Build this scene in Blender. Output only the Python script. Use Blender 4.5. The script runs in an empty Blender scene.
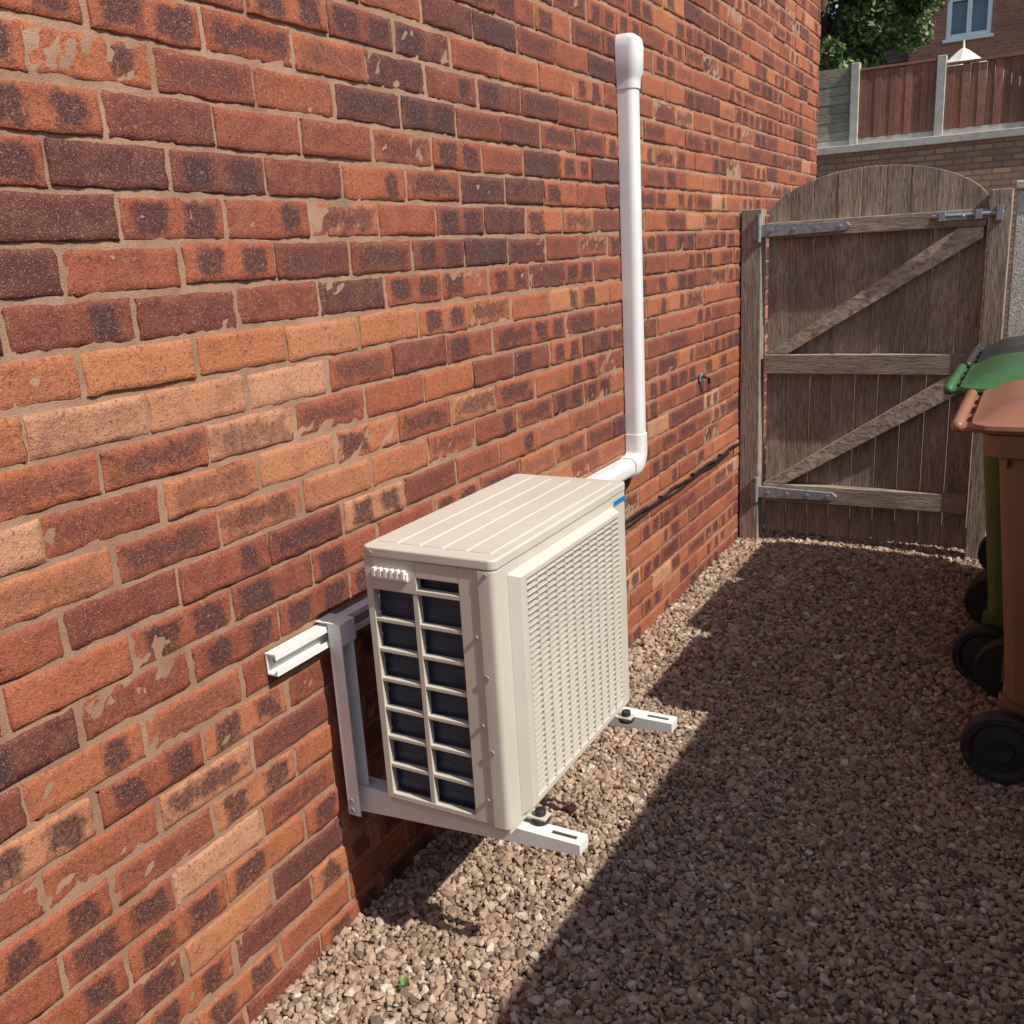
import bpy, numpy as np, math, random
from mathutils import Vector, Matrix, Quaternion
random.seed(5); rng=np.random.default_rng(7)
sc=bpy.context.scene
COL=sc.collection
# ---------------------------------------------------------------- helpers
def link(o,parent=None):
    COL.objects.link(o)
    if parent: o.parent=parent
    return o
def empty(name):
    e=bpy.data.objects.new(name,None); e.empty_display_size=.1
    return link(e)
def fix_normals(me):
    import bmesh
    bm=bmesh.new(); bm.from_mesh(me); bmesh.ops.recalc_face_normals(bm,faces=bm.faces); bm.to_mesh(me); bm.free()
def mesh(name,v,f,mat,parent=None,bevel=0,seg=2,smooth=False,fix=True):
    me=bpy.data.meshes.new(name); me.from_pydata([tuple(map(float,a)) for a in v],[],f); me.update()
    if fix: fix_normals(me)
    me.materials.append(mat)
    o=bpy.data.objects.new(name,me); link(o,parent)
    if smooth: me.polygons.foreach_set("use_smooth",[True]*len(me.polygons))
    if bevel:
        m=o.modifiers.new("b","BEVEL"); m.width=bevel; m.segments=seg; m.limit_method='ANGLE'; m.angle_limit=math.radians(35)
        me.polygons.foreach_set("use_smooth",[True]*len(me.polygons))
        m.harden_normals=True
    return o
BF=[(0,1,3,2),(4,6,7,5),(0,4,5,1),(2,3,7,6),(0,2,6,4),(1,5,7,3)]
def boxes(name,L,mat,parent=None,bevel=0,seg=2):
    v=[];f=[]
    for b in L:
        x0,x1,y0,y1,z0,z1=b[:6]; n=len(v)
        c=[(x,y,z) for x in(x0,x1) for y in(y0,y1) for z in(z0,z1)]
        if len(b)>6:
            M=b[6]; c=[tuple(M@Vector(q)) for q in c]
        v+=c; f+=[tuple(n+i for i in q) for q in BF]
    return mesh(name,v,f,mat,parent,bevel,seg)
def cyl(name,p0,p1,r,mat,parent=None,seg=24,bevel=0,r1=None):
    p0=Vector(p0);p1=Vector(p1);d=(p1-p0).normalized();a=d.orthogonal().normalized();b=d.cross(a)
    v=[];r1=r if r1 is None else r1
    for p,rr in((p0,r),(p1,r1)):
        for i in range(seg):
            t=2*math.pi*i/seg; v.append(p+(a*math.cos(t)+b*math.sin(t))*rr)
    f=[(i,(i+1)%seg,seg+(i+1)%seg,seg+i) for i in range(seg)]+[tuple(range(seg))[::-1],tuple(range(seg,2*seg))]
    return mesh(name,v,f,mat,parent,bevel or .0008,2)
def tube(name,path,r,mat,parent=None,seg=10):
    P=[Vector(p) for p in path]; v=[];f=[]
    for i,p in enumerate(P):
        d=(P[min(i+1,len(P)-1)]-P[max(i-1,0)]).normalized()
        up=Vector((0,0,1)) if abs(d.z)<.95 else Vector((1,0,0))
        a=d.cross(up).normalized();b=d.cross(a)
        rr=r[i] if isinstance(r,(list,tuple)) else r
        for k in range(seg):
            t=2*math.pi*k/seg; v.append(p+(a*math.cos(t)+b*math.sin(t))*rr)
    for i in range(len(P)-1):
        for k in range(seg): f.append((i*seg+k,i*seg+(k+1)%seg,(i+1)*seg+(k+1)%seg,(i+1)*seg+k))
    f+=[tuple(range(seg)),tuple(range((len(P)-1)*seg,len(P)*seg))]
    return mesh(name,v,f,mat,parent,smooth=True)
def npmesh(name,v,f,mat,parent=None,smooth=False,attrs=None):
    me=bpy.data.meshes.new(name); n=f.shape[1]
    me.vertices.add(len(v)); me.vertices.foreach_set("co",v.astype(np.float32).ravel())
    me.loops.add(f.size); me.loops.foreach_set("vertex_index",f.astype(np.int32).ravel())
    me.polygons.add(len(f)); me.polygons.foreach_set("loop_start",(np.arange(len(f))*n).astype(np.int32))
    me.polygons.foreach_set("loop_total",np.full(len(f),n,np.int32))
    me.polygons.foreach_set("use_smooth",np.full(len(f),smooth))
    for k,a in (attrs or {}).items():
        at=me.attributes.new(k,'FLOAT_COLOR','POINT'); at.data.foreach_set("color",a.astype(np.float32).ravel())
    me.update(calc_edges=True); me.materials.append(mat)
    return link(bpy.data.objects.new(name,me),parent)
# ---------------------------------------------------------------- node helpers
class NT:
    def __init__(s,name):
        s.m=bpy.data.materials.new(name); s.m.use_nodes=True; s.t=s.m.node_tree; s.n=s.t.nodes
        s.b=s.n["Principled BSDF"]; s.x=0
    def add(s,ty,**kw):
        n=s.n.new(ty)
        for k,v in kw.items():
            if k.startswith("_"): n.inputs[k[1:].replace("_"," ")].default_value=v
            else: setattr(n,k,v)
        return n
    def l(s,a,b): s.t.links.new(a,b)
    def val(s,sock,v):
        if isinstance(v,(int,float)): sock.default_value=v
        elif isinstance(v,(tuple,list)): sock.default_value=v
        else: s.l(v,sock)
    def math(s,op,a,b=0,c=None,clamp=False):
        n=s.n.new("ShaderNodeMath"); n.operation=op; n.use_clamp=clamp
        s.val(n.inputs[0],a); s.val(n.inputs[1],b)
        if c is not None: s.val(n.inputs[2],c)
        return n.outputs[0]
    def mix(s,f,a,b,mode='MIX'):
        n=s.n.new("ShaderNodeMix"); n.data_type='RGBA'; n.blend_type=mode
        s.val(n.inputs[0],f)
        s.val(n.inputs[6],(*a,1) if isinstance(a,tuple) and len(a)==3 else a)
        s.val(n.inputs[7],(*b,1) if isinstance(b,tuple) and len(b)==3 else b)
        return n.outputs[2]
    def noise(s,vec,scale,detail=3,rough=.6,dist=0):
        n=s.n.new("ShaderNodeTexNoise"); n.inputs["Scale"].default_value=scale; n.inputs["Detail"].default_value=min(detail,4)
        n.inputs["Roughness"].default_value=rough; n.inputs["Distortion"].default_value=dist
        if vec is not None: s.l(vec,n.inputs["Vector"])
        return n.outputs["Fac"]
    def ramp(s,f,stops,interp='LINEAR'):
        n=s.n.new("ShaderNodeValToRGB"); e=n.color_ramp.elements; n.color_ramp.interpolation=interp
        while len(e)<len(stops): e.new(.5)
        for i,(p,c) in enumerate(stops):
            e[i].position=p; e[i].color=(*c,1) if isinstance(c,tuple) else (c,c,c,1)
        s.l(f,n.inputs[0]); return n.outputs[0]
    def mr(s,v,a,b,c=0,d=1):
        n=s.n.new("ShaderNodeMapRange"); s.l(v,n.inputs[0])
        for i,q in enumerate((a,b,c,d)): s.val(n.inputs[i+1],q)
        return n.outputs[0]
    def pos(s): return s.n.new("ShaderNodeNewGeometry").outputs["Position"]
    def isl(s): return s.n.new("ShaderNodeNewGeometry").outputs["Random Per Island"]
    def scale(s,vec,v):
        n=s.n.new("ShaderNodeVectorMath"); n.operation='MULTIPLY'; s.l(vec,n.inputs[0]); n.inputs[1].default_value=v; return n.outputs[0]
    def sep(s,vec):
        n=s.n.new("ShaderNodeSeparateXYZ"); s.l(vec,n.inputs[0]); return n.outputs
    def bump(s,h,dist,strength=1,prev=None):
        n=s.n.new("ShaderNodeBump"); n.inputs["Distance"].default_value=dist; n.inputs["Strength"].default_value=strength
        s.l(h,n.inputs["Height"])
        if prev is not None: s.l(prev,n.inputs["Normal"])
        return n.outputs[0]
    def fin(s,col=None,rough=None,nrm=None,**kw):
        if col is not None: s.val(s.b.inputs["Base Color"],(*col,1) if isinstance(col,tuple) else col)
        if rough is not None: s.val(s.b.inputs["Roughness"],rough)
        if nrm is not None: s.l(nrm,s.b.inputs["Normal"])
        for k,v in kw.items(): s.b.inputs[k.replace("_"," ")].default_value=v
        return s.m
def simple(name,c,rough=.5,var=.12,scale=8,bump=.0003,bscale=300,metal=0,dirt=0,dirtc=(.12,.09,.06)):
    t=NT(name); p=t.pos(); n=t.noise(p,scale,3)
    lo=tuple(x*(1-var) for x in c); hi=tuple(min(1,x*(1+var)) for x in c)
    col=t.ramp(n,[(.3,lo),(.7,hi)])
    if dirt:
        d=t.mr(t.noise(p,scale*2.3,4,.7),.5,.75,0,dirt); col=t.mix(d,col,dirtc)
    r=t.mr(n,.3,.7,rough-.06,rough+.08)
    return t.fin(col,r,t.bump(t.noise(p,bscale,2),bump),Metallic=metal)
# ---------------------------------------------------------------- materials
def m_brick():
    t=NT("brick_clay"); p=t.pos()
    at=t.add("ShaderNodeAttribute",attribute_name="bl"); L=t.sep(at.outputs["Vector"])
    ar=t.add("ShaderNodeAttribute",attribute_name="br"); R=t.sep(ar.outputs["Vector"])
    base=t.ramp(R[0],[(0,(.080,.030,.032)),(.16,(.14,.042,.036)),(.40,(.275,.074,.040)),(.64,(.39,.118,.054)),(.86,(.47,.18,.082)),(1,(.54,.29,.165))])
    n1=t.noise(p,26,4,.65); n2=t.noise(p,120,4,.7); n3=t.noise(p,430,2,.6)
    base=t.mix(t.mr(n1,.38,.7,0,.55),base,t.mix(.5,base,(.54,.21,.09)))
    u=L[0]; v=L[1]
    wob=t.math('MULTIPLY',t.math('SUBTRACT',n1,.5),1.5)
    dv=t.math('SUBTRACT',.42,t.math('ABSOLUTE',t.math('SUBTRACT',v,.5)))
    def blob(c,hw,soft,w):
        du=t.math('SUBTRACT',hw,t.math('ABSOLUTE',t.math('SUBTRACT',u,c)))
        e=t.math('SMOOTH_MIN',t.math('MULTIPLY',du,2.4),dv,.22)
        e=t.math('ADD',e,t.math('MULTIPLY',wob,w))
        return t.mr(e,-.03,soft)
    def gt(a,th):
        n=t.add("ShaderNodeMath",operation='GREATER_THAN'); t.l(a,n.inputs[0]); n.inputs[1].default_value=th; return n.outputs[0]
    hw=t.mr(R[2],0,1,.12,.23)
    two=t.math('MULTIPLY',t.math('MAXIMUM',t.math('MULTIPLY',blob(.27,hw,.12,.45),gt(R[2],.20)),t.math('MULTIPLY',blob(.76,hw,.12,.45),gt(t.math('SUBTRACT',1,R[2]),.25))),gt(R[1],.66))
    mid=t.math('MULTIPLY',t.math('MULTIPLY',blob(.5,.46,.26,.9),gt(t.math('SUBTRACT',1,R[1]),.34)),t.mr(R[1],.24,.62,0,.95))
    k=t.math('MAXIMUM',two,mid)
    k=t.math('MULTIPLY',k,t.mr(n2,.28,.62,.55,.97))
    col=t.mix(k,base,(.052,.030,.035))
    sm=t.mr(t.noise(p,11,4,.7),.5,.75,0,.5); col=t.mix(sm,col,(.105,.040,.035))
    col=t.mix(t.mr(n2,.55,.68,0,.7),col,(.075,.031,.027))
    col=t.mix(t.mr(n2,.30,.42,.4,0),col,(.52,.25,.13))
    col=t.mix(t.mr(n3,.59,.69,0,.6),col,(.58,.36,.23))
    col=t.mix(t.mr(n3,.32,.42,.6,0),col,(.065,.028,.024))
    # rare small mortar smears
    col=t.mix(t.math('MULTIPLY',t.mr(t.noise(p,48,4,.8),.69,.76,0,.5),gt(R[1],.5)),col,(.48,.32,.21))
    h=t.math('ADD',n2,t.math('MULTIPLY',n3,.6))
    return t.fin(col,.9,t.bump(h,.0032,1),Specular_IOR_Level=.2)
def m_mortar():
    t=NT("mortar"); p=t.pos()
    c=t.ramp(t.noise(p,9,3,.7),[(.3,(.27,.16,.10)),(.7,(.43,.275,.175))])
    n=t.noise(p,420,2); c=t.mix(t.mr(n,.5,.75,0,.6),c,(.17,.10,.07))
    return t.fin(c,.95,t.bump(n,.002),Specular_IOR_Level=.2)
def m_farbrick(name,c1,c2,mort,axis='x',bw=.225,rh=.075,ms=.006):
    t=NT(name); P=t.sep(t.pos()); cb=t.add("ShaderNodeCombineXYZ")
    t.l(P[0] if axis=='x' else P[1],cb.inputs[0]); t.l(P[2],cb.inputs[1])
    b=t.add("ShaderNodeTexBrick"); t.l(cb.outputs[0],b.inputs["Vector"])
    b.inputs["Color1"].default_value=(*c1,1); b.inputs["Color2"].default_value=(*c2,1); b.inputs["Mortar"].default_value=(*mort,1)
    b.inputs["Scale"].default_value=1; b.inputs["Brick Width"].default_value=bw; b.inputs["Row Height"].default_value=rh; b.inputs["Mortar Size"].default_value=ms
    col=t.mix(t.mr(t.noise(t.pos(),1.7,6),.3,.7,0,.35),b.outputs["Color"],tuple(x*.5 for x in c1))
    return t.fin(col,.9,t.bump(b.outputs["Fac"],-.004))
def m_stone():
    t=NT("gravel_stone"); r=t.isl(); p=t.pos()
    wn=t.add("ShaderNodeTexWhiteNoise",noise_dimensions='1D'); t.l(t.math('MULTIPLY',r,977.),wn.inputs["W"])
    c=t.ramp(wn.outputs["Value"],[(0,(.12,.082,.058)),(.18,(.25,.172,.12)),(.4,(.375,.27,.19)),(.62,(.455,.34,.24)),(.8,(.42,.275,.195)),(.93,(.56,.465,.36)),(1,(.68,.60,.50))])
    c=t.mix(t.mr(t.noise(p,240,3),.35,.7,0,.45),c,t.mix(.45,c,(.20,.14,.095)))
    c=t.mix(t.mr(t.noise(p,1.9,2),.35,.7,0,.25),c,(.25,.165,.11))
    return t.fin(c,.85,None,Specular_IOR_Level=.3)
def m_groundgravel():
    t=NT("gravel_base"); p=t.pos()
    v=t.add("ShaderNodeTexVoronoi"); v.inputs["Scale"].default_value=75; t.l(p,v.inputs["Vector"])
    c=t.ramp(t.sep(v.outputs["Color"])[0],[(0,(.10,.075,.05)),(.5,(.24,.175,.12)),(1,(.36,.28,.20))])
    return t.fin(c,.9,t.bump(v.outputs["Distance"],-.01))
def m_grass():
    t=NT("lawn"); p=t.pos()
    return t.fin(t.ramp(t.noise(p,3,8),[(.3,(.05,.08,.02)),(.7,(.10,.13,.04))]),.95,t.bump(t.noise(p,60),.02))
def m_wood(name,stretch,c0=(.22,.17,.13),c1=(.44,.36,.28)):
    t=NT(name); p=t.pos(); r=t.isl()
    off=t.add("ShaderNodeVectorMath",operation='ADD'); t.l(t.scale(p,stretch),off.inputs[0])
    cm=t.add("ShaderNodeCombineXYZ")
    for i in range(3): t.l(t.math('MULTIPLY',r,31.+i*7),cm.inputs[i])
    t.l(cm.outputs[0],off.inputs[1]); q=off.outputs[0]
    g=t.noise(q,8,4,.7,1.5); g2=t.noise(q,34,3,.6,.5)
    c=t.ramp(g,[(.32,c0),(.66,c1)])
    c=t.mix(t.mr(g2,.50,.64,0,.7),c,tuple(x*.45 for x in c0))
    c=t.mix(t.mr(t.noise(t.scale(p,(.35,.35,.35)),7,4,.7),.45,.68,0,.4),c,tuple(x*.65 for x in c0))
    tone=t.mr(r,0,1,.72,1.22)
    cc=t.n.new("ShaderNodeCombineColor")
    for i in range(3): t.l(tone,cc.inputs[i])
    c=t.mix(1.0,c,cc.outputs[0],'MULTIPLY')
    c=t.mix(t.mr(t.noise(p,4,4,.7),.5,.75,0,.3),c,(.17,.165,.115))
    return t.fin(c,.85,t.bump(t.math('ADD',g,g2),.003),Specular_IOR_Level=.25)
BRICK=m_brick(); MORTAR=m_mortar(); STONE=m_stone()
WALLN=m_farbrick("house_brick_far",(.36,.12,.07),(.24,.08,.05),(.38,.28,.2),'x')
RETB=m_farbrick("retaining_brick",(.50,.29,.17),(.31,.17,.11),(.20,.14,.10),'x',ms=.012)
FARB=m_farbrick("red_brick",(.44,.165,.11),(.33,.11,.08),(.44,.30,.22),'x')
BEIGE=simple("beige_powder_coat",(.585,.545,.46),.42,.04,5,.00012,700,dirt=.12,dirtc=(.40,.34,.26))
BEIGE2=simple("beige_plastic_grille",(.62,.58,.495),.45,.03,6,.0001,600)
WHITEM=simple("white_coated_steel",(.80,.79,.76),.38,.04,9,.0001,500,dirt=.2,dirtc=(.5,.44,.36))
PVC=simple("white_pvc",(.76,.745,.73),.32,.03,4,.0001,300,dirt=.15,dirtc=(.55,.48,.42))
STEEL=simple("galvanised_steel",(.30,.325,.35),.45,.25,60,.0003,200,metal=.3)
DARK=simple("dark_interior",(.018,.02,.026),.6)
RUB=simple("black_rubber",(.02,.02,.021),.6,.2,20,.0004,200,dirt=.25,dirtc=(.13,.10,.08))
CABLE=simple("black_cable",(.018,.018,.018),.45)
t=NT("coil_fins"); P_=t.sep(t.pos()); w=t.math('SINE',t.math('MULTIPLY',P_[0],2600.))
z=t.math('SINE',t.math('MULTIPLY',P_[2],300.))
c=t.mix(t.mr(w,-1,1),(.012,.026,.052),(.05,.075,.125)); c=t.mix(t.mr(z,.6,1,0,.5),c,(.01,.012,.018))
COIL=t.fin(c,.45,Metallic=.4)
CONC=simple("concrete",(.50,.47,.41),.9,.2,7,.002,120,dirt=.3,dirtc=(.25,.22,.17))
RENDER=simple("pebble_render",(.56,.53,.48),.95,.3,60,.008,160,dirt=.2)
WOODV=m_wood("weathered_wood_boards",(6,6,.55))
WOODH=m_wood("weathered_wood_rail",(.55,6,6),(.28,.225,.17),(.54,.455,.36))
WOODP=m_wood("weathered_wood_post",(6,6,.5),(.26,.21,.16),(.50,.42,.33))
WOODB=m_wood("weathered_wood_brace",(1.0,6,1.6),(.28,.225,.17),(.54,.455,.36))
FENCEW=m_wood("brown_fence_boards",(5,5,.5),(.28,.115,.075),(.40,.18,.12))
FENCEG=m_wood("grey_fence_slats",(.5,5,5),(.26,.24,.165),(.42,.40,.29))
GRASS=m_grass(); GBASE=m_groundgravel()
SOIL=simple("soil_ground",(.13,.10,.07),.95,.3,3,.01,40)
def tiles():
    t=NT("roof_tiles"); P=t.sep(t.pos()); cb=t.add("ShaderNodeCombineXYZ"); t.l(P[1],cb.inputs[0]); t.l(t.math('MULTIPLY',P[2],1.4),cb.inputs[1])
    b=t.add("ShaderNodeTexBrick"); t.l(cb.outputs[0],b.inputs["Vector"]); b.inputs["Scale"].default_value=1
    b.inputs["Brick Width"].default_value=.3; b.inputs["Row Height"].default_value=.28; b.inputs["Mortar Size"].default_value=.012
    b.inputs["Color1"].default_value=(.24,.11,.07,1); b.inputs["Color2"].default_value=(.17,.08,.055,1); b.inputs["Mortar"].default_value=(.03,.02,.02,1)
    return t.fin(b.outputs["Color"],.85,t.bump(b.outputs["Fac"],-.02))
TILE=tiles()
GLASS=simple("window_glass",(.12,.18,.25),.08,.3,1)
WHITEF=simple("white_upvc_frame",(.82,.82,.82),.4,.03)

# ---------------------------------------------------------------- the near house: real bricks
house=empty("brick_house")
Y0,Y1,ZT=-1.6,6.21,5.02
PZ=.0765; PY=.2265; J=.0098
us=np.array([0,0,.012,.06,.2,.36,.5,.64,.8,.94,.988,1,1]); vs=np.array([0,0,.035,.18,.5,.82,.965,1,1])
nu,nv=len(us),len(vs)
U,V=np.meshgrid(us,vs,indexing='ij')
ringU=np.minimum(np.arange(nu),nu-1-np.arange(nu))[:,None]; ringV=np.minimum(np.arange(nv),nv-1-np.arange(nv))[None,:]
ring=np.minimum(ringU,ringV)
Xo=np.where(ring==0,-.03,np.where(ring==1,-.0028,0.0))
idx=np.arange(nu*nv).reshape(nu,nv)
q=np.stack([idx[:-1,:-1],idx[1:,:-1],idx[1:,1:],idx[:-1,1:]],-1).reshape(-1,4)
vv=[];ff=[];al=[];ar=[];n=0
row0=1.66-22*PZ
r=0; z=row0
while z<ZT:
    ph=1.166 if ((22-1-r)%2==0) else 1.166-PY/2
    k0=math.floor((Y0-ph)/PY)
    y=ph+k0*PY
    while y<Y1:
        a=max(y+J/2,Y0); b=min(y+PY-J/2,Y1-.0)
        if b-a>.03:
            za=z+J/2; zb=z+PZ-J/2
            jit=rng.normal(0,.0014,(nu,nv)); jz=rng.normal(0,.0013,(nu,nv))
            jit[0]=jit[1];jit[-1]=jit[-2]; jz[:,0]=jz[:,1]; jz[:,-1]=jz[:,-2]
            off=rng.normal(0,.0013); tl=rng.normal(0,.0013,2)
            X=Xo+off+tl[0]*(U-.5)+tl[1]*(V-.5)+np.where(ring>1,rng.normal(0,.0008,(nu,nv)),rng.normal(0,.001,(nu,nv)))
            dz=rng.normal(0,.0012); dy=rng.normal(0,.0025)
            Yc=a+(b-a)*U+jit*(ring<3)+dy; Zc=za+(zb-za)*V+jz*(ring<3)+dz
            vv.append(np.stack([X,Yc,Zc],-1).reshape(-1,3)); ff.append(q+n); n+=nu*nv
            al.append(np.stack([U,V,np.zeros_like(U),np.ones_like(U)],-1).reshape(-1,4))
            zc=(za+zb)/2; yc=(a+b)/2
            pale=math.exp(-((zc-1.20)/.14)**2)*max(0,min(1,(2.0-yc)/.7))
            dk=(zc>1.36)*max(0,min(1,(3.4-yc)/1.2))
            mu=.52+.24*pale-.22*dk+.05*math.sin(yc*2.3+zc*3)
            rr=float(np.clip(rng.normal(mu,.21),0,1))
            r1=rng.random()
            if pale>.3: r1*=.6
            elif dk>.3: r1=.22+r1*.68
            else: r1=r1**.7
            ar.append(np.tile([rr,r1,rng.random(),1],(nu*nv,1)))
        y+=PY
    z+=PZ; r+=1
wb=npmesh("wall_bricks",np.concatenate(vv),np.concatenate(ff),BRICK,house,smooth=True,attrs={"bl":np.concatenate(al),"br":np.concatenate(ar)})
ny,nz=600,380
yy,zz=np.meshgrid(np.linspace(Y0,Y1-.004,ny),np.linspace(-.1,ZT,nz),indexing='ij')
xx=-.0034+rng.normal(0,.0008,yy.shape)
id2=np.arange(ny*nz).reshape(ny,nz)
npmesh("mortar_joints",np.stack([xx,yy,zz],-1).reshape(-1,3),np.stack([id2[:-1,:-1],id2[1:,:-1],id2[1:,1:],id2[:-1,1:]],-1).reshape(-1,4),MORTAR,house,smooth=True)
boxes("house_core",[(-6.5,-.012,Y0,Y1-.004,-.1,ZT)],WALLN,house)
mesh("gable",[(-.012,Y0,ZT),(-6.5,Y0,ZT),(-3.25,Y0,ZT+2),(-.012,Y1-.004,ZT),(-6.5,Y1-.004,ZT),(-3.25,Y1-.004,ZT+2)],[(0,1,2),(3,5,4)],WALLN,house,fix=False)
mesh("roof",[(.14,Y0-.15,ZT-.09),(.14,Y1+.1,ZT-.09),(-3.25,Y1+.1,ZT+2.03),(-3.25,Y0-.15,ZT+2.03),(-6.66,Y0-.15,ZT-.09),(-6.66,Y1+.1,ZT-.09)],[(0,1,2,3),(3,2,5,4)],TILE,house,fix=False)
boxes("gutter",[(.03,.13,Y0-.1,Y1+.05,ZT-.16,ZT-.09)],WHITEF,house,.02)

# ---------------------------------------------------------------- ground
boxes("ground",[(-150,150,-60,14.1,-.4,-.02)],SOIL)
boxes("upper_terrain",[(-150,150,14.25,260,-.4,2.55)],GRASS)
gx,gy=90,160
xx,yy=np.meshgrid(np.linspace(-.004,2.3,gx),np.linspace(-1.6,4.9,gy),indexing='ij')
def gz(x,y): return .004*np.sin(x*5+1.3*y)+.003*np.sin(y*3.1+2)-.004
id3=np.arange(gx*gy).reshape(gx,gy)
gravel=empty("gravel")
npmesh("gravel_bed",np.stack([xx,yy,gz(xx,yy)-.004],-1).reshape(-1,3),np.stack([id3[:-1,:-1],id3[1:,:-1],id3[1:,1:],id3[:-1,1:]],-1).reshape(-1,4),GBASE,gravel,smooth=True)
import bmesh
bm=bmesh.new(); bmesh.ops.create_icosphere(bm,subdivisions=1,radius=1); bm.verts.ensure_lookup_table()
iv=np.array([v.co[:] for v in bm.verts]); fi=np.array([[v.index for v in f.verts] for f in bm.faces]); bm.free()
def stones(x0,x1,y0,y1,pitch,rm,name):
    nx=int((x1-x0)/pitch); ny=int((y1-y0)/pitch); N=nx*ny
    cx=(x0+(np.arange(nx)+.5)*pitch)[:,None]+np.zeros((nx,ny)); cy=(y0+(np.arange(ny)+.5)*pitch)[None,:]+np.zeros((nx,ny))
    cx=cx.ravel()+rng.uniform(-.6,.6,N)*pitch; cy=cy.ravel()+rng.uniform(-.6,.6,N)*pitch
    cx=np.clip(cx,x0+.003,x1)
    rad=rm*np.clip(rng.lognormal(0,.33,N),.45,2.1)
    S=rad[:,None]*np.stack([rng.uniform(.85,1.35,N),rng.uniform(.7,1.05,N),rng.uniform(.45,.8,N)],-1)
    V=iv[None]*S[:,None,:]*(1+rng.uniform(-.24,.24,(N,12,1)))
    qn=rng.normal(0,1,(N,4)); qn[:,1:3]*=.4; qn/=np.linalg.norm(qn,axis=1)[:,None]
    w,x,y,z=qn.T
    Rm=np.stack([1-2*(y*y+z*z),2*(x*y-z*w),2*(x*z+y*w),2*(x*y+z*w),1-2*(x*x+z*z),2*(y*z-x*w),2*(x*z-y*w),2*(y*z+x*w),1-2*(x*x+y*y)],-1).reshape(N,3,3)
    V=np.einsum('nij,nkj->nki',Rm,V)
    cz=gz(cx,cy)+rng.uniform(-.003,.007,N)
    V+=np.stack([cx,cy,cz],-1)[:,None,:]
    F=(fi[None]+12*np.arange(N)[:,None,None]).reshape(-1,3)
    npmesh(name,V.reshape(-1,3),F,STONE,gravel)
stones(0.0,2.04,.8,2.9,.0100,.0077,"stones_a")
stones(0.0,2.04,2.9,4.75,.0125,.0095,"stones_b")

# ---------------------------------------------------------------- air conditioner
ac=empty("air_conditioner_unit")
xb,xf,ya,yb,za,zb=.160,.453,1.363,1.982,.385,.934
boxes("coil",[(xb+.012,xf-.03,ya+.024,yb-.02,za+.01,zb-.03)],COIL,ac)
side=[]
yS0,yS1=ya,ya+.016
side.append((xb,xb+.016,yS0,yS1,za,zb-.022))
side.append((xb+.214,xf-.012,yS0,yS1,za,zb-.022))
nrow=7; zlo=.397; zhi=.846; pit=(zhi-zlo)/nrow; bt=.0085
xa1=xb+.016; xm0,xm1=xb+.108,xb+.120; xe=xb+.214
side.append((xm0,xm1,yS0+.001,yS1,zlo,zhi))
side.append((xa1,xe,yS0,yS1,za,zlo))
for i in range(1,nrow):
    zc=zlo+i*pit
    side.append((xa1,xm0,yS0+.0015,yS1,zc-bt/2,zc+bt/2)); side.append((xm1,xe,yS0+.0015,yS1,zc-bt/2,zc+bt/2))
side.append((xa1,xm1,yS0,yS1,zhi,zb-.022))
side.append((xm1,xe,yS0,yS1,zhi,zhi+.010)); side.append((xm1,xe,yS0,yS1,zhi+.034,zb-.022))
boxes("side_grille",side,BEIGE,ac,.0016)
boxes("side_handle",[(xa1+.004,xm1-.016,ya-.007,ya-.0005,.872,.888)]+[(xa1+.008+i*.0135,xa1+.016+i*.0135,ya-.010,ya-.0005,.876,.894) for i in range(6)],WHITEM,ac,.0012)
boxes("rear_frame",[(xb,xb+.012,yS1,yb,za,za+.02),(xb,xb+.012,yS1,yb,zb-.05,zb-.022),(xb,xb+.012,yb-.12,yb,za+.02,zb-.05)],BEIGE,ac,.001)
boxes("rear_guard",[(xb+.002,xb+.006,yS1,yb-.12,za+.02+i*.03,za+.024+i*.03) for i in range(1,16)]+[(xb+.001,xb+.005,yS1+.06*i,yS1+.06*i+.004,za+.02,zb-.05) for i in range(1,8)],BEIGE,ac)
def rrect(x0,x1,y0,y1,r,seg=6,corners=(1,1,1,1)):
    pts=[]
    for (cx,cy,a0,on) in ((x1-r,y0+r,-90,corners[0]),(x1-r,y1-r,0,corners[1]),(x0+r,y1-r,90,corners[2]),(x0+r,y0+r,180,corners[3])):
        if on:
            for i in range(seg+1):
                a=math.radians(a0+90*i/seg); pts.append((cx+r*math.cos(a),cy+r*math.sin(a)))
        else:
            a=math.radians(a0+45); pts.append((cx+r*math.copysign(1,math.cos(a)),cy+r*math.copysign(1,math.sin(a))))
    return pts
def prism(name,pts,z0,z1,mat,parent,bevel=0):
    n=len(pts); v=[(x,y,z0) for x,y in pts]+[(x,y,z1) for x,y in pts]
    f=[tuple(range(n))[::-1],tuple(range(n,2*n))]+[(i,(i+1)%n,n+(i+1)%n,n+i) for i in range(n)]
    return mesh(name,v,f,mat,parent,bevel)
oy0,oy1,oz0,oz1=1.447,1.885,.418,.872
x0c=xf-.024
prism("front_left_post",rrect(x0c-.012,xf,ya-.003,oy0,.013,6,(1,0,0,0)),za-.002,zb-.0225,BEIGE,ac,.0015)
prism("front_right_post",rrect(x0c-.012,xf,oy1,yb,.013,6,(0,1,0,0)),za-.002,zb-.0225,BEIGE,ac,.0015)
boxes("front_sills",[(x0c,xf-.0004,oy0,oy1,za-.002,oz0),(x0c,xf-.0004,oy0,oy1,oz1,zb-.0225)],BEIGE,ac)
boxes("end_panel",[(xb,x0c-.0125,yb-.012,yb,za,zb-.022)],BEIGE,ac,.001)
boxes("base_pan",[(xb+.003,xf-.003,ya+.004,yb-.004,za-.014,za-.0025)],BEIGE,ac,.002)
B0,B1=xf,xf+.020
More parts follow.
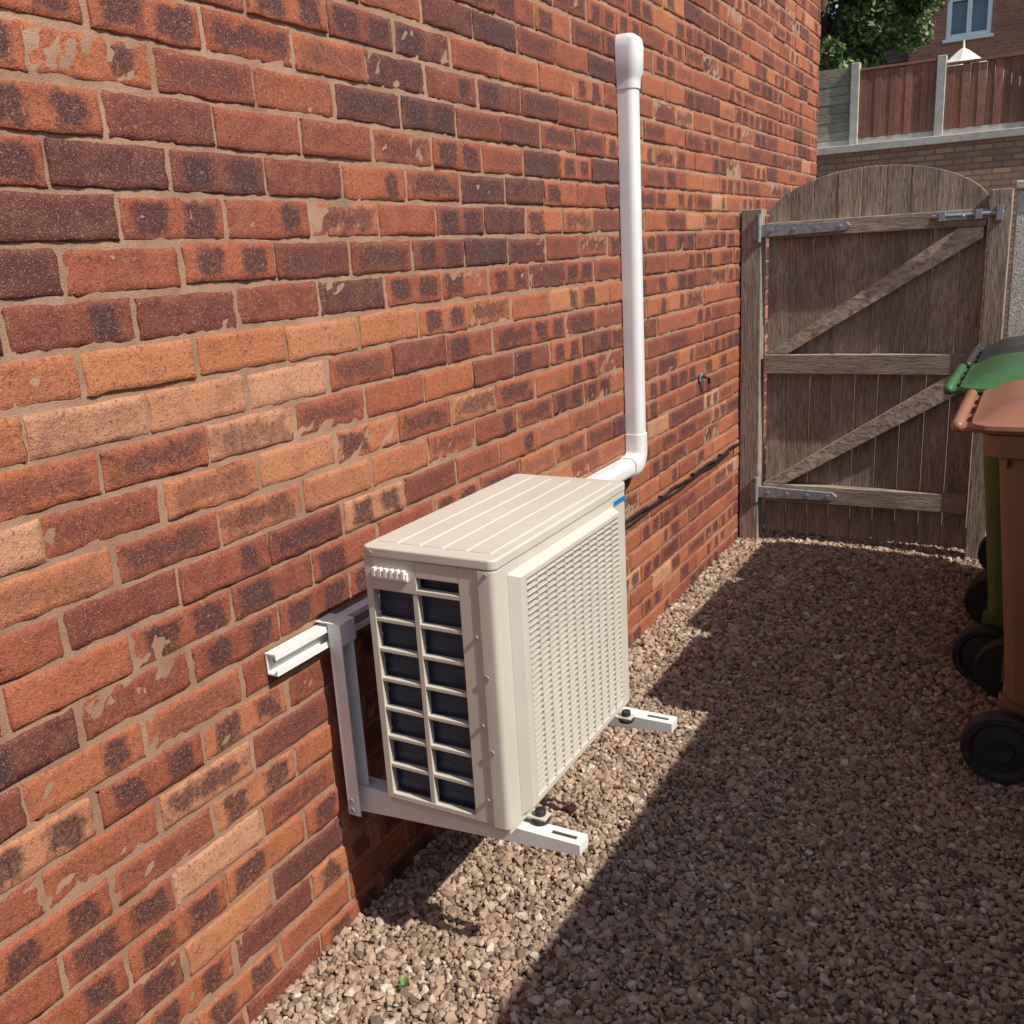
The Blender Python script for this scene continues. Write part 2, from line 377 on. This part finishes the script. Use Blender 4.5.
def bez():
    o=[(1.408,oz0-.030),(1.899,oz0-.030),(1.899,oz1+.022),(1.408,oz1+.022)]
    m_=[(1.426,oz0-.016),(1.892,oz0-.016),(1.892,oz1+.013),(1.426,oz1+.013)]
    i_=[(oy0,oz0),(oy1,oz0),(oy1,oz1),(oy0,oz1)]
    v=[(B0+.0004,a,b) for a,b in o]+[(B1,a,b) for a,b in m_]+[(B1,a,b) for a,b in i_]+[(x0c,a,b) for a,b in i_]
    f=[]
    for s in range(3):
        for k in range(4): f.append((s*4+k,s*4+(k+1)%4,(s+1)*4+(k+1)%4,(s+1)*4+k))
    return mesh("grille_bezel",v,f,BEIGE,ac,.004,3,fix=True)
bez()
boxes("fan_void_shade",[(x0c-.02,x0c-.002,oy0+.001,oy1-.001,oz0+.001,oz1-.001)],DARK,ac)  # solid dark slab; its colour stands in for shade behind the grille
sl=[]; ns=36; ps=(oz1-oz0)/ns
for i in range(ns):
    zc=oz0+(i+.5)*ps
    M=Matrix.Translation((B1-.006,0,zc))@Matrix.Rotation(math.radians(-8),4,'Y')
    sl.append((-.0060,.0060,oy0-.001,oy1+.001,-.0019,.0019,M))
boxes("grille_louvres",sl,BEIGE2,ac)
boxes("grille_ribs",[(B1-.0135,B1+.0008,oy0+(oy1-oy0)*k/11-.0013,oy0+(oy1-oy0)*k/11+.0013,oz0,oz1) for k in range(1,11)],BEIGE2,ac)
FANG=simple("fan_grey",(.10,.10,.10),.5)
for k in range(3):
    a0=k*2*math.pi/3; v=[]
    for i in range(9):
        a=a0+i*.16
        for rr,xo in((.05,0),(.205,.002)): v.append((x0c-.0015+.008*i/8,1.666+rr*math.cos(a),.645+rr*math.sin(a)))
    f=[(2*i,2*i+1,2*i+3,2*i+2) for i in range(8)]
    mesh("fan_blade_%d"%k,v,f,FANG,ac)
cyl("fan_hub",(x0c-.001,1.666,.645),(x0c+.008,1.666,.645),.055,DARK,ac)
prism("lid",rrect(xb-.002,xf+.002,ya-.0035,yb+.002,.016,6),zb-.022,zb,BEIGE,ac,.005)
ribs=[]
for i in range(5):
    a=xb+.018+i*.052
    ribs.append((a,a+.0445,ya+.03,yb-.03,zb-.001,zb+.0024))
boxes("lid_ribs",ribs,BEIGE,ac,.0018)
scr=[(xb+.02,zb-.012),(xf-.018,zb-.030),(xf-.045,.78),(xf-.045,.60),(xf-.045,.44)]
SCREW=simple("screw_zinc",(.36,.35,.33),.4,.1,30,.0002,200,metal=.4)
for i,(x,zq) in enumerate(scr):
    cyl("screw_%d"%i,(x,ya-.0055,zq),(x,ya-.001,zq),.004,SCREW,ac,14)
for i,zq in enumerate((.70,.545)):
    cyl("clip_boss_%d"%i,(xf-.030,ya-.0045,zq),(xf-.030,ya-.001,zq),.0065,SCREW,ac,16)
BLUE=simple("blue_sticker",(.02,.22,.5),.4)
boxes("badge",[(xf+.0003,xf+.0012,1.908+i*.0115,1.9165+i*.0115,.890,.902) for i in range(6)],BLUE,ac)
for i,yc in enumerate((1.452,1.905)):
    boxes("foot_strap_%d"%i,[(xb-.01,xf+.035,yc-.015,yc+.015,.3665,.3708)],BEIGE,ac,.001)
    for xq in (xb+.015,xf+.018):
        cyl("rubber_foot",(xq,yc,.3562),(xq,yc,.3664),.019,RUB,ac,24,.003)
        cyl("bolt_sleeve",(xq,yc,.371),(xq,yc,.3835),.011,RUB,ac,20,.002)
# ---------------------------------------------------------------- bracket
def poly3(name,pts,y0,y1,mat,par,bevel=.0008):
    n=len(pts); v=[(x,y0,z) for x,z in pts]+[(x,y1,z) for x,z in pts]
    f=[tuple(range(n)),tuple(range(n,2*n))[::-1]]+[(i,(i+1)%n,n+(i+1)%n,n+i) for i in range(n)]
    return mesh(name,v,f,mat,par,bevel)
br=empty("wall_bracket")
boxes("wall_rail",[(.002,.006,1.228,2.08,.692,.738),(.006,.030,1.228,2.08,.692,.696),(.006,.030,1.228,2.08,.734,.738),(.026,.030,1.228,2.08,.696,.705),(.026,.030,1.228,2.08,.725,.734)],WHITEM,br,.0006)
boxes("wall_rail_slot_shade",[(.0061,.0068,1.245+i*.09,1.275+i*.09,.711,.719) for i in range(9)],DARK,br)  # thin dark plates, shade of the slot openings put in as colour
for i,yc in enumerate((1.402,1.925)):
    boxes("upright_%d"%i,[(.031,.064,yc-.020,yc-.017,.298,.745),(.031,.034,yc-.017,yc+.017,.298,.745),(.031,.064,yc+.017,yc+.020,.298,.745)],WHITEM,br,.0008)
    boxes("hook_%d"%i,[(.004,.068,yc-.024,yc+.024,.7455,.7485),(.0645,.068,yc-.024,yc+.024,.70,.7454)],WHITEM,br,.0008)
    ya2=yc+.030
    arm=[(.020,.288),(.11,.296),(.575,.330),(.575,.3545),(.020,.3545)]
    poly3("arm_cheek_a%d"%i,arm,ya2-.020,ya2-.017,WHITEM,br); poly3("arm_cheek_b%d"%i,arm,ya2+.017,ya2+.020,WHITEM,br)
    boxes("arm_top_%d"%i,[(.065,.505,ya2-.0168,ya2+.0168,.3515,.3543),(.56,.575,ya2-.0168,ya2+.0168,.3515,.3543),(.505,.56,ya2-.0168,ya2-.005,.3515,.3543),(.505,.56,ya2+.005,ya2+.0168,.3515,.3543),(.5715,.5748,ya2-.0168,ya2+.0168,.3305,.3514)],WHITEM,br,.0006)
    boxes("end_pad_%d"%i,[(.0005,.0195,ya2-.02,ya2+.02,.292,.345)],RUB,br,.002)
    for xx_,zz_ in((.046,.335),(.046,.312)):
        cyl("bracket_bolt",(xx_,yc-.026,zz_),(xx_,yc-.0202,zz_),.0075,STEEL,br,6)
# ---------------------------------------------------------------- pipe trunking
pt=empty("pipe_trunking")
def duct(name,path,w,d0,d1,mat,parent,x0=.001):
    sec=[]
    r=min(w,d1-d0)*.42; hw=w/2
    sec.append((d0,-hw))
    for i in range(7):
        a=math.radians(-90+90*i/6); sec.append((d1-r+r*math.cos(a),-hw+r+r*math.sin(a)))
    for i in range(7):
        a=math.radians(90*i/6); sec.append((d1-r+r*math.cos(a),hw-r+r*math.sin(a)))
    sec.append((d0,hw)); n=len(sec); v=[];f=[]
    for i,(y,z,s) in enumerate(path):
        a=path[max(i-1,0)];b=path[min(i+1,len(path)-1)]
        ty,tz=b[0]-a[0],b[1]-a[1]; L=math.hypot(ty,tz) or 1; ny_,nz_=-tz/L,ty/L
        for (dx,bb) in sec: v.append((d0+(dx-d0)*s,y+bb*s*ny_,z+bb*s*nz_))
    for i in range(len(path)-1):
        for k in range(n): f.append((i*n+k,i*n+(k+1)%n,(i+1)*n+(k+1)%n,(i+1)*n+k))
    f+=[tuple(range(n)),tuple(range((len(path)-1)*n,len(path)*n))]
    return mesh(name,v,f,mat,parent,.0015,2)
yp=3.118
duct("straight",[(yp,1.995,1),(yp,.80,1)],.068,.001,.060,PVC,pt)
duct("top_cap",[(yp,1.955,1),(yp,1.975,1.02),(yp,1.990,1.04),(yp,2.002,1.16),(yp,2.080,1.20),(yp,2.105,1.12),(yp,2.120,.80)],.072,.001,.064,PVC,pt)
el=[(yp,.815,1.0),(yp,.80,1.0)]+[(yp-.050+.050*math.cos(math.radians(a)),.755-.050*math.sin(math.radians(a)),1.0) for a in range(0,91,10)]+[(3.03,.705,1)]
duct("elbow",el,.074,.001,.064,PVC,pt)
duct("lower_run",[(3.04,.705,1),(1.999,.705,1)],.064,.0012,.056,PVC,pt)
tube("refrigerant_pipe",[(.04,2.03,.70),(.07,2.02,.69),(.12,2.01,.64),(.19,2.002,.60),(.25,1.99,.58)],.016,PVC,pt)
# ---------------------------------------------------------------- cable along wall
cb=empty("electrical_cable")
pts=[(.012,2.2+i*.06,.498+.006*math.sin(i*.9)+.003*math.sin(i*2.3)) for i in range(42)]
tube("cable_run",pts,.006,CABLE,cb,8)
tube("cable_run_2",[(.009,2.25+i*.06,.480+.004*math.sin(i*.7+1)) for i in range(36)],.004,CABLE,cb,8)
for i in range(6): boxes("clip_%d"%i,[(.001,.020,2.6+i*.4,2.612+i*.4,.487,.508)],CABLE,cb,.002)
hk=empty("cable_stub")
tube("stub",[(-.01,3.93,.90),(.03,3.93,.905),(.04,3.94,.895),(.035,3.955,.875)],.006,CABLE,hk,8)
boxes("stub_plate",[(.001,.010,3.915,3.945,.885,.92)],STEEL,hk,.002)
# ---------------------------------------------------------------- gate
gate=empty("wooden_gate"); GY=4.56
gx0,gx1=.118,1.040
def arc(x):
    u_=(x-(gx0+gx1)/2)/((gx1-gx0)/2); return 1.580+.228*(math.sqrt(max(0,1-.92*u_*u_))-math.sqrt(.08))
nb=9; bw=(gx1-gx0)/nb; v=[];f=[]
for i in range(nb):
    a=gx0+i*bw+.0018; b=gx0+(i+1)*bw-.0018; K=6; y0,y1=GY+.046,GY+.064
    y0+=random.uniform(-.0015,.0015)
    top=[(a+(b-a)*k/K) for k in range(K+1)]; n=len(v)
    bz_=.035+random.uniform(-.006,.006)
    loop=[(a,bz_),(b,bz_)]+[(x,arc(x)) for x in reversed(top)]
    m=len(loop)
    v+=[(x,y0,z) for x,z in loop]+[(x,y1,z) for x,z in loop]
    f+=[tuple(n+k for k in range(m)),tuple(n+m+k for k in reversed(range(m)))]+[(n+k,n+(k+1)%m,n+m+(k+1)%m,n+m+k) for k in range(m)]
mesh("boards",v,f,WOODV,gate,.003)
boxes("rails",[(gx0+.002,gx1-.002,GY,GY+.045,1.462,1.532),(gx0+.001,gx1-.001,GY,GY+.045,.835,.927),(gx0+.002,gx1-.002,GY,GY+.045,.205,.292)],WOODH,gate,.004)
poly=poly3
poly("brace_upper",[(gx0+.01,.929),(gx0+.11,.929),(gx1-.01,1.415),(gx1-.01,1.460),(gx1-.11,1.460)],GY+.003,GY+.0445,WOODB,gate,.003)
poly("brace_lower",[(gx0+.01,.294),(gx0+.11,.294),(gx1-.01,.785),(gx1-.01,.833),(gx1-.11,.833)],GY+.003,GY+.0445,WOODB,gate,.003)
def hinge(z,L):
    poly("hinge_strap",[(gx0-.055,z-.040),(gx0-.028,z-.040),(gx0-.028,z-.028),(gx0+L,z-.018),(gx0+L+.018,z),(gx0+L,z+.018),(gx0-.028,z+.028),(gx0-.028,z+.05),(gx0-.055,z+.05)],GY-.0225,GY-.0005,STEEL,gate,.0008)
    cyl("hinge_pin",(gx0-.026,GY-.026,z-.05),(gx0-.026,GY-.026,z+.075),.010,STEEL,gate,12)
    for k in range(4): cyl("hinge_bolt",(gx0+.03+k*L*.28,GY-.028,z),(gx0+.03+k*L*.28,GY-.022,z),.008,STEEL,gate,10)
hinge(1.497,.36); hinge(.250,.34)
boxes("bolt_plate",[(gx1-.20,gx1+.004,GY-.004,GY-.0005,1.492,1.528)],STEEL,gate,.001)
cyl("slide_bolt",(gx1-.21,GY-.030,1.510),(gx1+.06,GY-.030,1.510),.009,STEEL,gate,12)
cyl("bolt_handle",(gx1-.09,GY-.030,1.510),(gx1-.09,GY-.07,1.502),.006,STEEL,gate,10)
boxes("bolt_keepers",[(gx1-.185,gx1-.160,GY-.042,GY-.0041,1.490,1.530),(gx1-.045,gx1-.02,GY-.042,GY-.0041,1.490,1.530),(gx1+.034,gx1+.058,GY-.045,GY-.0185,1.480,1.540)],STEEL,gate,.001)
p1=empty("gate_post"); boxes("post",[(.006,.100,GY-.018,GY+.08,-.05,1.597)],WOODP,p1,.005)
p2=empty("gate_post.001"); boxes("post",[(1.047,1.128,GY-.018,GY+.08,-.05,1.605)],WOODP,p2,.005)
gp=empty("rendered_garden_wall"); boxes("rendered_pier",[(1.14,2.60,GY+.10,GY+.33,-.05,1.60)],RENDER,gp,.006)
boxes("coping",[(1.132,2.62,GY+.085,GY+.345,1.6005,1.635)],CONC,gp,.006)
bw_=empty("unseen_boundary_wall"); boxes("wall",[(2.06,2.28,-1.6,4.20,-.05,1.74)],RENDER,bw_,.004); boxes("coping",[(2.045,2.30,-1.6,4.21,1.7405,1.78)],CONC,bw_,.006)  # outside the view; height and position chosen to cast the gravel shadow
# ---------------------------------------------------------------- wheelie bins
def wheelie(name,dx,y0,bodyc,lidc,seed):
    R_=empty(name); W_=.565; y1=y0+W_
    BM=simple(name.replace(".","_")+"_body_plastic",bodyc,.48,.12,3,.0005,260,dirt=.3,dirtc=tuple(x*.6+.05 for x in bodyc))
    LM=simple(name.replace(".","_")+"_lid_plastic",lidc,.42,.10,3,.0005,260,dirt=.25,dirtc=tuple(x*.6+.06 for x in lidc))
    S=[(.035,1.345,1.76,.045),(.05,1.335,1.775,.035),(.20,1.325,1.785,.03),(.235,1.266,1.79,.028),(.60,1.232,1.83,.014),(.885,1.206,1.862,.004),(.90,1.204,1.865,.003),(.903,1.168,1.885,-.014),(.960,1.164,1.888,-.016),(.962,1.182,1.875,-.006)]
    v=[];f=[];n=None
    for z,xa_,xb_,ins in S:
        pts_=rrect(xa_+dx,xb_+dx,y0+ins,y1-ins,.045,6); n=len(pts_); v+=[(x,y,z) for x,y in pts_]
    for i in range(len(S)-1): f+=[(i*n+k,i*n+(k+1)%n,(i+1)*n+(k+1)%n,(i+1)*n+k) for k in range(n)]
    f+=[tuple(range(n))[::-1],tuple(range((len(S)-1)*n,len(S)*n))]
    mesh("body",v,f,BM,R_,.003,2)
    boxes("side_panel",[(1.38+dx,1.70+dx,y0-.001,y0+.03,.35,.36),(1.38+dx,1.70+dx,y0+.001,y0+.03,.70,.71)],BM,R_,.003)
    boxes("rim_webs",[(1.22+dx+i*.09,1.226+dx+i*.09,y0-.012,y0+.02,.872,.9025) for i in range(7)],BM,R_,.001)
    Lz=[(.9635,1.150,1.925,-.022),(.974,1.136,1.935,-.032),(.986,1.138,1.932,-.030),(.992,1.160,1.90,-.004),(1.020,1.20,1.86,.024),(1.038,1.27,1.80,.075),(1.044,1.35,1.72,.14)]
    v=[];f=[]
    for z,xa_,xb_,ins in Lz:
        pts_=rrect(xa_+dx,xb_+dx,y0+ins,y1-ins,.05,6); n=len(pts_); v+=[(x,y,z) for x,y in pts_]
    for i in range(len(Lz)-1): f+=[(i*n+k,i*n+(k+1)%n,(i+1)*n+(k+1)%n,(i+1)*n+k) for k in range(n)]
    f+=[tuple(range(n))[::-1],tuple(range((len(Lz)-1)*n,len(Lz)*n))]
    mesh("lid",v,f,LM,R_,.004,2)
    tube("handle_bar",[(1.108+dx,y0+.005,.972),(1.106+dx,y0+.02,.974),(1.106+dx,y1-.02,.974),(1.108+dx,y1-.005,.972)],[.010,.016,.016,.010],LM,R_,16)
    boxes("handle_flange",[(1.104+dx,1.168+dx,a_,b_,.958,.972) for a_,b_ in ((y0+.02,y0+.10),(y0+.18,y0+.22),(y1-.22,y1-.18),(y1-.10,y1-.02))],LM,R_,.004)
    cyl("axle",(1.268+dx,y0+.0,.105),(1.268+dx,y1-.0,.105),.011,STEEL,R_,12)
    boxes("axle_mount",[(1.25+dx,1.36+dx,y0+.06,y0+.10,.09,.23),(1.25+dx,1.36+dx,y1-.10,y1-.06,.09,.23)],BM,R_,.004)
    for (ya_,yb_) in ((y0-.006,y0+.045),(y1-.045,y1+.006)):
        c=Vector((1.268+dx,0,.103))
        prof=[(0.018,.0),(.03,-.004),(.034,.006),(.070,.010),(.078,.0),(.094,.0),(.100,.008),(.100,.043),(.094,.051),(.03,.045),(.0,.045)]
        v=[];f=[];sg=40
        for r_,h in prof:
            for k in range(sg):
                a=2*math.pi*k/sg; yv=(ya_+h) if ya_<y0+.2 else (yb_-h)
                v.append((c.x+r_*math.cos(a),yv,c.z+r_*math.sin(a)))
        for i in range(len(prof)-1): f+=[(i*sg+k,i*sg+(k+1)%sg,(i+1)*sg+(k+1)%sg,(i+1)*sg+k) for k in range(sg)]
        f.append(tuple(range(sg)))
        mesh("wheel",v,f,RUB,R_,smooth=False,bevel=.001)
    return R_
wheelie("wheelie_bin",0,2.575,(.255,.115,.055),(.31,.14,.075),1)
wheelie("wheelie_bin.001",-.072,3.195,(.085,.12,.025),(.05,.14,.045),2)
wheelie("wheelie_bin.002",-.060,3.80,(.03,.035,.03),(.035,.038,.036),3)
# ---------------------------------------------------------------- background
rw=empty("retaining_wall"); boxes("brickwork",[(-9,14,14.0,14.24,-.05,2.52)],RETB,rw); boxes("coping",[(-9,14,13.95,14.29,2.521,2.62)],CONC,rw,.01)
fn=empty("garden_fence")
px=[-5.35,-4.3,-3.25,-2.2,-1.146,-.10,.945,1.99,3.04,4.09]
boxes("concrete_posts",[(x-.055,x+.055,14.06,14.17,2.621,3.86-.055*i) for i,x in enumerate(px)],CONC,fn,.01)
boxes("gravel_boards",[(px[i]+.056,px[i+1]-.056,14.10,14.14,2.621,2.70) for i in range(len(px)-1)],CONC,fn,.004)
pk=[]
for i in range(4,len(px)-1):
    a=px[i]+.057;b=px[i+1]-.057;k=10; tp=3.55-.07*(i-4)
    for j in range(k): pk.append((a+(b-a)*j/k+.002,a+(b-a)*(j+1)/k-.001,14.095+.006*(j%2),14.135,2.702,tp-.03+random.uniform(-.004,.004)))
    pk.append((a,b,14.08,14.15,tp-.02,tp+.01))
boxes("brown_panels",pk,FENCEW,fn,.003)
pk=[]
for i in range(0,4):
    a=px[i]+.057;b=px[i+1]-.057;k=8
    for j in range(k): pk.append((a,b,14.10+.004*(j%2),14.135,2.705+j*.113,2.705+j*.113+.106))
boxes("slatted_panels",pk,FENCEG,fn,.003)
h2=empty("brick_house.001")
X0,X1,HY=-2.0,6.5,26.0
def wall_with_holes(name,x0,x1,z0,z1,y,th,holes,mat,par):
    xs=sorted({x0,x1,*[h[0] for h in holes],*[h[1] for h in holes]}); zs=sorted({z0,z1,*[h[2] for h in holes],*[h[3] for h in holes]}); L=[]
    for i in range(len(xs)-1):
        for j in range(len(zs)-1):
            cx_,cz_=(xs[i]+xs[i+1])/2,(zs[j]+zs[j+1])/2
            if any(h[0]<cx_<h[1] and h[2]<cz_<h[3] for h in holes): continue
            L.append((xs[i],xs[i+1],y,y+th,zs[j],zs[j+1]))
    boxes(name,L,mat,par)
wins=[(-1.22,-.27,5.70,6.90),(1.6,2.8,5.70,6.90),(4.1,5.3,5.70,6.90),(1.2,3.0,3.3,4.6),(4.1,5.3,3.3,4.6)]
wall_with_holes("front_wall",X0,X1,2.5,7.6,HY,.25,wins,FARB,h2)
boxes("core",[(X0,X1,HY+.26,HY+6,2.5,7.6)],FARB,h2)
fr=[];gl=[]
for a,b,c_,d in wins:
    fr+=[(a,a+.10,HY+.02,HY+.14,c_,d),(b-.10,b,HY+.02,HY+.14,c_,d),(a+.10,b-.10,HY+.02,HY+.14,c_,c_+.10),(a+.10,b-.10,HY+.02,HY+.14,d-.10,d),((a+b)/2-.05,(a+b)/2+.05,HY+.025,HY+.135,c_+.10,d-.10),(a+.10,(a+b)/2-.05,HY+.04,HY+.12,c_+.8,c_+.84),((a+b)/2+.05,b-.10,HY+.04,HY+.12,c_+.8,c_+.84),(a-.06,b+.06,HY-.06,HY+.015,c_-.07,c_-.001)]
    gl.append((a+.05,b-.05,HY+.15,HY+.16,c_+.05,d-.05))
boxes("window_frames",fr,WHITEF,h2,.008); boxes("window_glass",gl,GLASS,h2)
mesh("roof",[(X0-.3,HY-.3,7.5),(X1+.3,HY-.3,7.5),(X1+.3,HY+3,9.6),(X0-.3,HY+3,9.6),(X0-.3,HY+6.3,7.5),(X1+.3,HY+6.3,7.5)],[(0,1,2,3),(3,2,5,4)],TILE,h2,fix=False)
boxes("gutter",[(X0-.3,X1+.3,HY-.4,HY-.3,7.42,7.5)],WHITEF,h2)
boxes("side_wing",[(-5.5,X0-.003,HY+.5,HY+4,2.5,5.5)],FARB,h2)
mesh("wing_roof",[(-5.7,HY+.2,5.4),(X0-.004,HY+.2,5.4),(X0-.004,HY+2.3,6.8),(-5.7,HY+2.3,6.8)],[(0,1,2,3)],TILE,h2,fix=False)
ps_=empty("garden_parasol"); PCx,PCy=-.42,21.0
CREAM=simple("cream_canvas",(.76,.71,.62),.9,.05)
v=[];f=[];sg=16;prof=[(0.015,4.84),(.03,4.70),(.10,4.66),(.30,4.50),(.55,4.34),(.85,4.16),(1.15,4.0),(1.15,3.9)]
for r_,z in prof:
    for k in range(sg):
        a=2*math.pi*k/sg; rr=r_*(1 if k%2==0 else .90); v.append((PCx+rr*math.cos(a),PCy+rr*math.sin(a),z))
for i in range(len(prof)-1): f+=[(i*sg+k,i*sg+(k+1)%sg,(i+1)*sg+(k+1)%sg,(i+1)*sg+k) for k in range(sg)]
mesh("canopy",v,f,CREAM,ps_); cyl("pole",(PCx,PCy,2.5),(PCx,PCy,4.6),.025,WHITEM,ps_)
def tree(name,base,h,cr,n,seed):
    rg=np.random.default_rng(seed); T=empty(name)
    BK=simple(name.replace(".","_")+"_bark",(.10,.075,.05),.95,.3,20,.01,60)
    bx,by,bz=base
    tube("trunk",[(bx,by,bz-.1),(bx+.05,by,bz+h*.25),(bx-.04,by+.05,bz+h*.5),(bx+.03,by,bz+h*.8)],[.16,.13,.10,.04],BK,T)
    cl=[]
    for i in range(80):
        d=rg.normal(0,1,3); d/=np.linalg.norm(d); rr=rg.uniform(.3,1)**.6
        c=np.array([bx,by,bz+h*.58])+d*np.array(cr)*rr; cl.append((c,rg.uniform(.28,.58)))
        if i<14: tube("limb_%d"%i,[(bx,by,bz+h*rg.uniform(.25,.6)),tuple(np.array([bx,by,bz+h*.5])*.5+c*.5),tuple(c)],[.05,.03,.012],BK,T,6)
    C=[]
    k=n//len(cl)
    for c,s in cl:
        dd=rg.normal(0,1,(k,3)); dd/=np.linalg.norm(dd,axis=1)[:,None]; C.append(c+dd*s*(rg.uniform(.2,1,(k,1))**.5)*np.array([1,1,.75]))
    C=np.concatenate(C); N=len(C)
    a=rg.normal(0,1,(N,3)); a/=np.linalg.norm(a,axis=1)[:,None]; b=np.cross(a,rg.normal(0,1,(N,3))); b/=np.linalg.norm(b,axis=1)[:,None]
    s=rg.uniform(.04,.08,(N,1)); V=np.stack([C-a*s,C+b*s*.55,C+a*s,C-b*s*.55],1).reshape(-1,3)
    F=np.arange(4*N).reshape(N,4)
    t=NT(name.replace(".","_")+"_leaf"); r=t.isl()
    col=t.ramp(r,[(0,(.045,.09,.022)),(.5,(.10,.16,.04)),(1,(.19,.25,.08))])
    t.fin(col,.5)
    npmesh("foliage",V,F,t.m,T)
tree("garden_tree",(-2.50,18.6,2.55),4.9,(1.75,1.5,2.15),40000,3)
tree("garden_tree.001",(-5.6,20.5,2.55),4.8,(2.1,1.6,2.2),16000,4)
wd=empty("weed_plant"); rg=np.random.default_rng(3); v=[];f=[]
for i in range(16):
    a=rg.uniform(0,2*math.pi); L=rg.uniform(.010,.022); d=Vector((math.cos(a),math.sin(a),rg.uniform(.3,1.2))).normalized(); s=Vector((-math.sin(a),math.cos(a),0))
    c=Vector((.222,1.275,.006)); n=len(v)
    v+=[c,c+d*L*.55+s*L*.28,c+d*L,c+d*L*.55-s*L*.28]; f.append((n,n+1,n+2,n+3))
mesh("leaves",v,f,simple("weed_green",(.10,.20,.04),.6),wd,fix=False)
# ---------------------------------------------------------------- light, world, camera
to_sun=Vector((1,-.15,1.10)).normalized()
sd=bpy.data.lights.new("sun","SUN"); sd.energy=5.0; sd.angle=math.radians(.5); sd.color=(1,.945,.85)
so=link(bpy.data.objects.new("sun",sd)); so.rotation_euler=(-to_sun).to_track_quat('-Z','Y').to_euler(); so.location=(8,-1,9)
W=bpy.data.worlds.new("World"); sc.world=W; W.use_nodes=True; wn=W.node_tree
sky=wn.nodes.new("ShaderNodeTexSky"); sky.sky_type='NISHITA'; sky.sun_disc=False
sky.sun_elevation=math.asin(to_sun.z); sky.sun_rotation=math.atan2(to_sun.x,to_sun.y)
bg=wn.nodes["Background"]; wn.links.new(sky.outputs[0],bg.inputs[0]); bg.inputs[1].default_value=.14
f_,yaw,pit_,rol=939.4153,.5183,.2664,.0589
Fh=Vector((-math.sin(yaw),math.cos(yaw),0));R=Vector((math.cos(yaw),math.sin(yaw),0));Z=Vector((0,0,1))
F=Fh*math.cos(pit_)-Z*math.sin(pit_);D=-Fh*math.sin(pit_)-Z*math.cos(pit_)
c_,s_=math.cos(rol),math.sin(rol); R2=R*c_+D*s_; D2=-R*s_+D*c_
cd=bpy.data.cameras.new("camera"); cd.sensor_width=36; cd.lens=f_*36/1024; cd.clip_start=.05; cd.clip_end=800
co=link(bpy.data.objects.new("camera",cd))
Mx=Matrix((R2,-D2,-F)).transposed().to_4x4(); Mx.translation=Vector((1.2741,0,1.4555)); co.matrix_world=Mx
sc.camera=co
sc.view_settings.view_transform='Standard'; sc.view_settings.look='None'; sc.view_settings.exposure=0
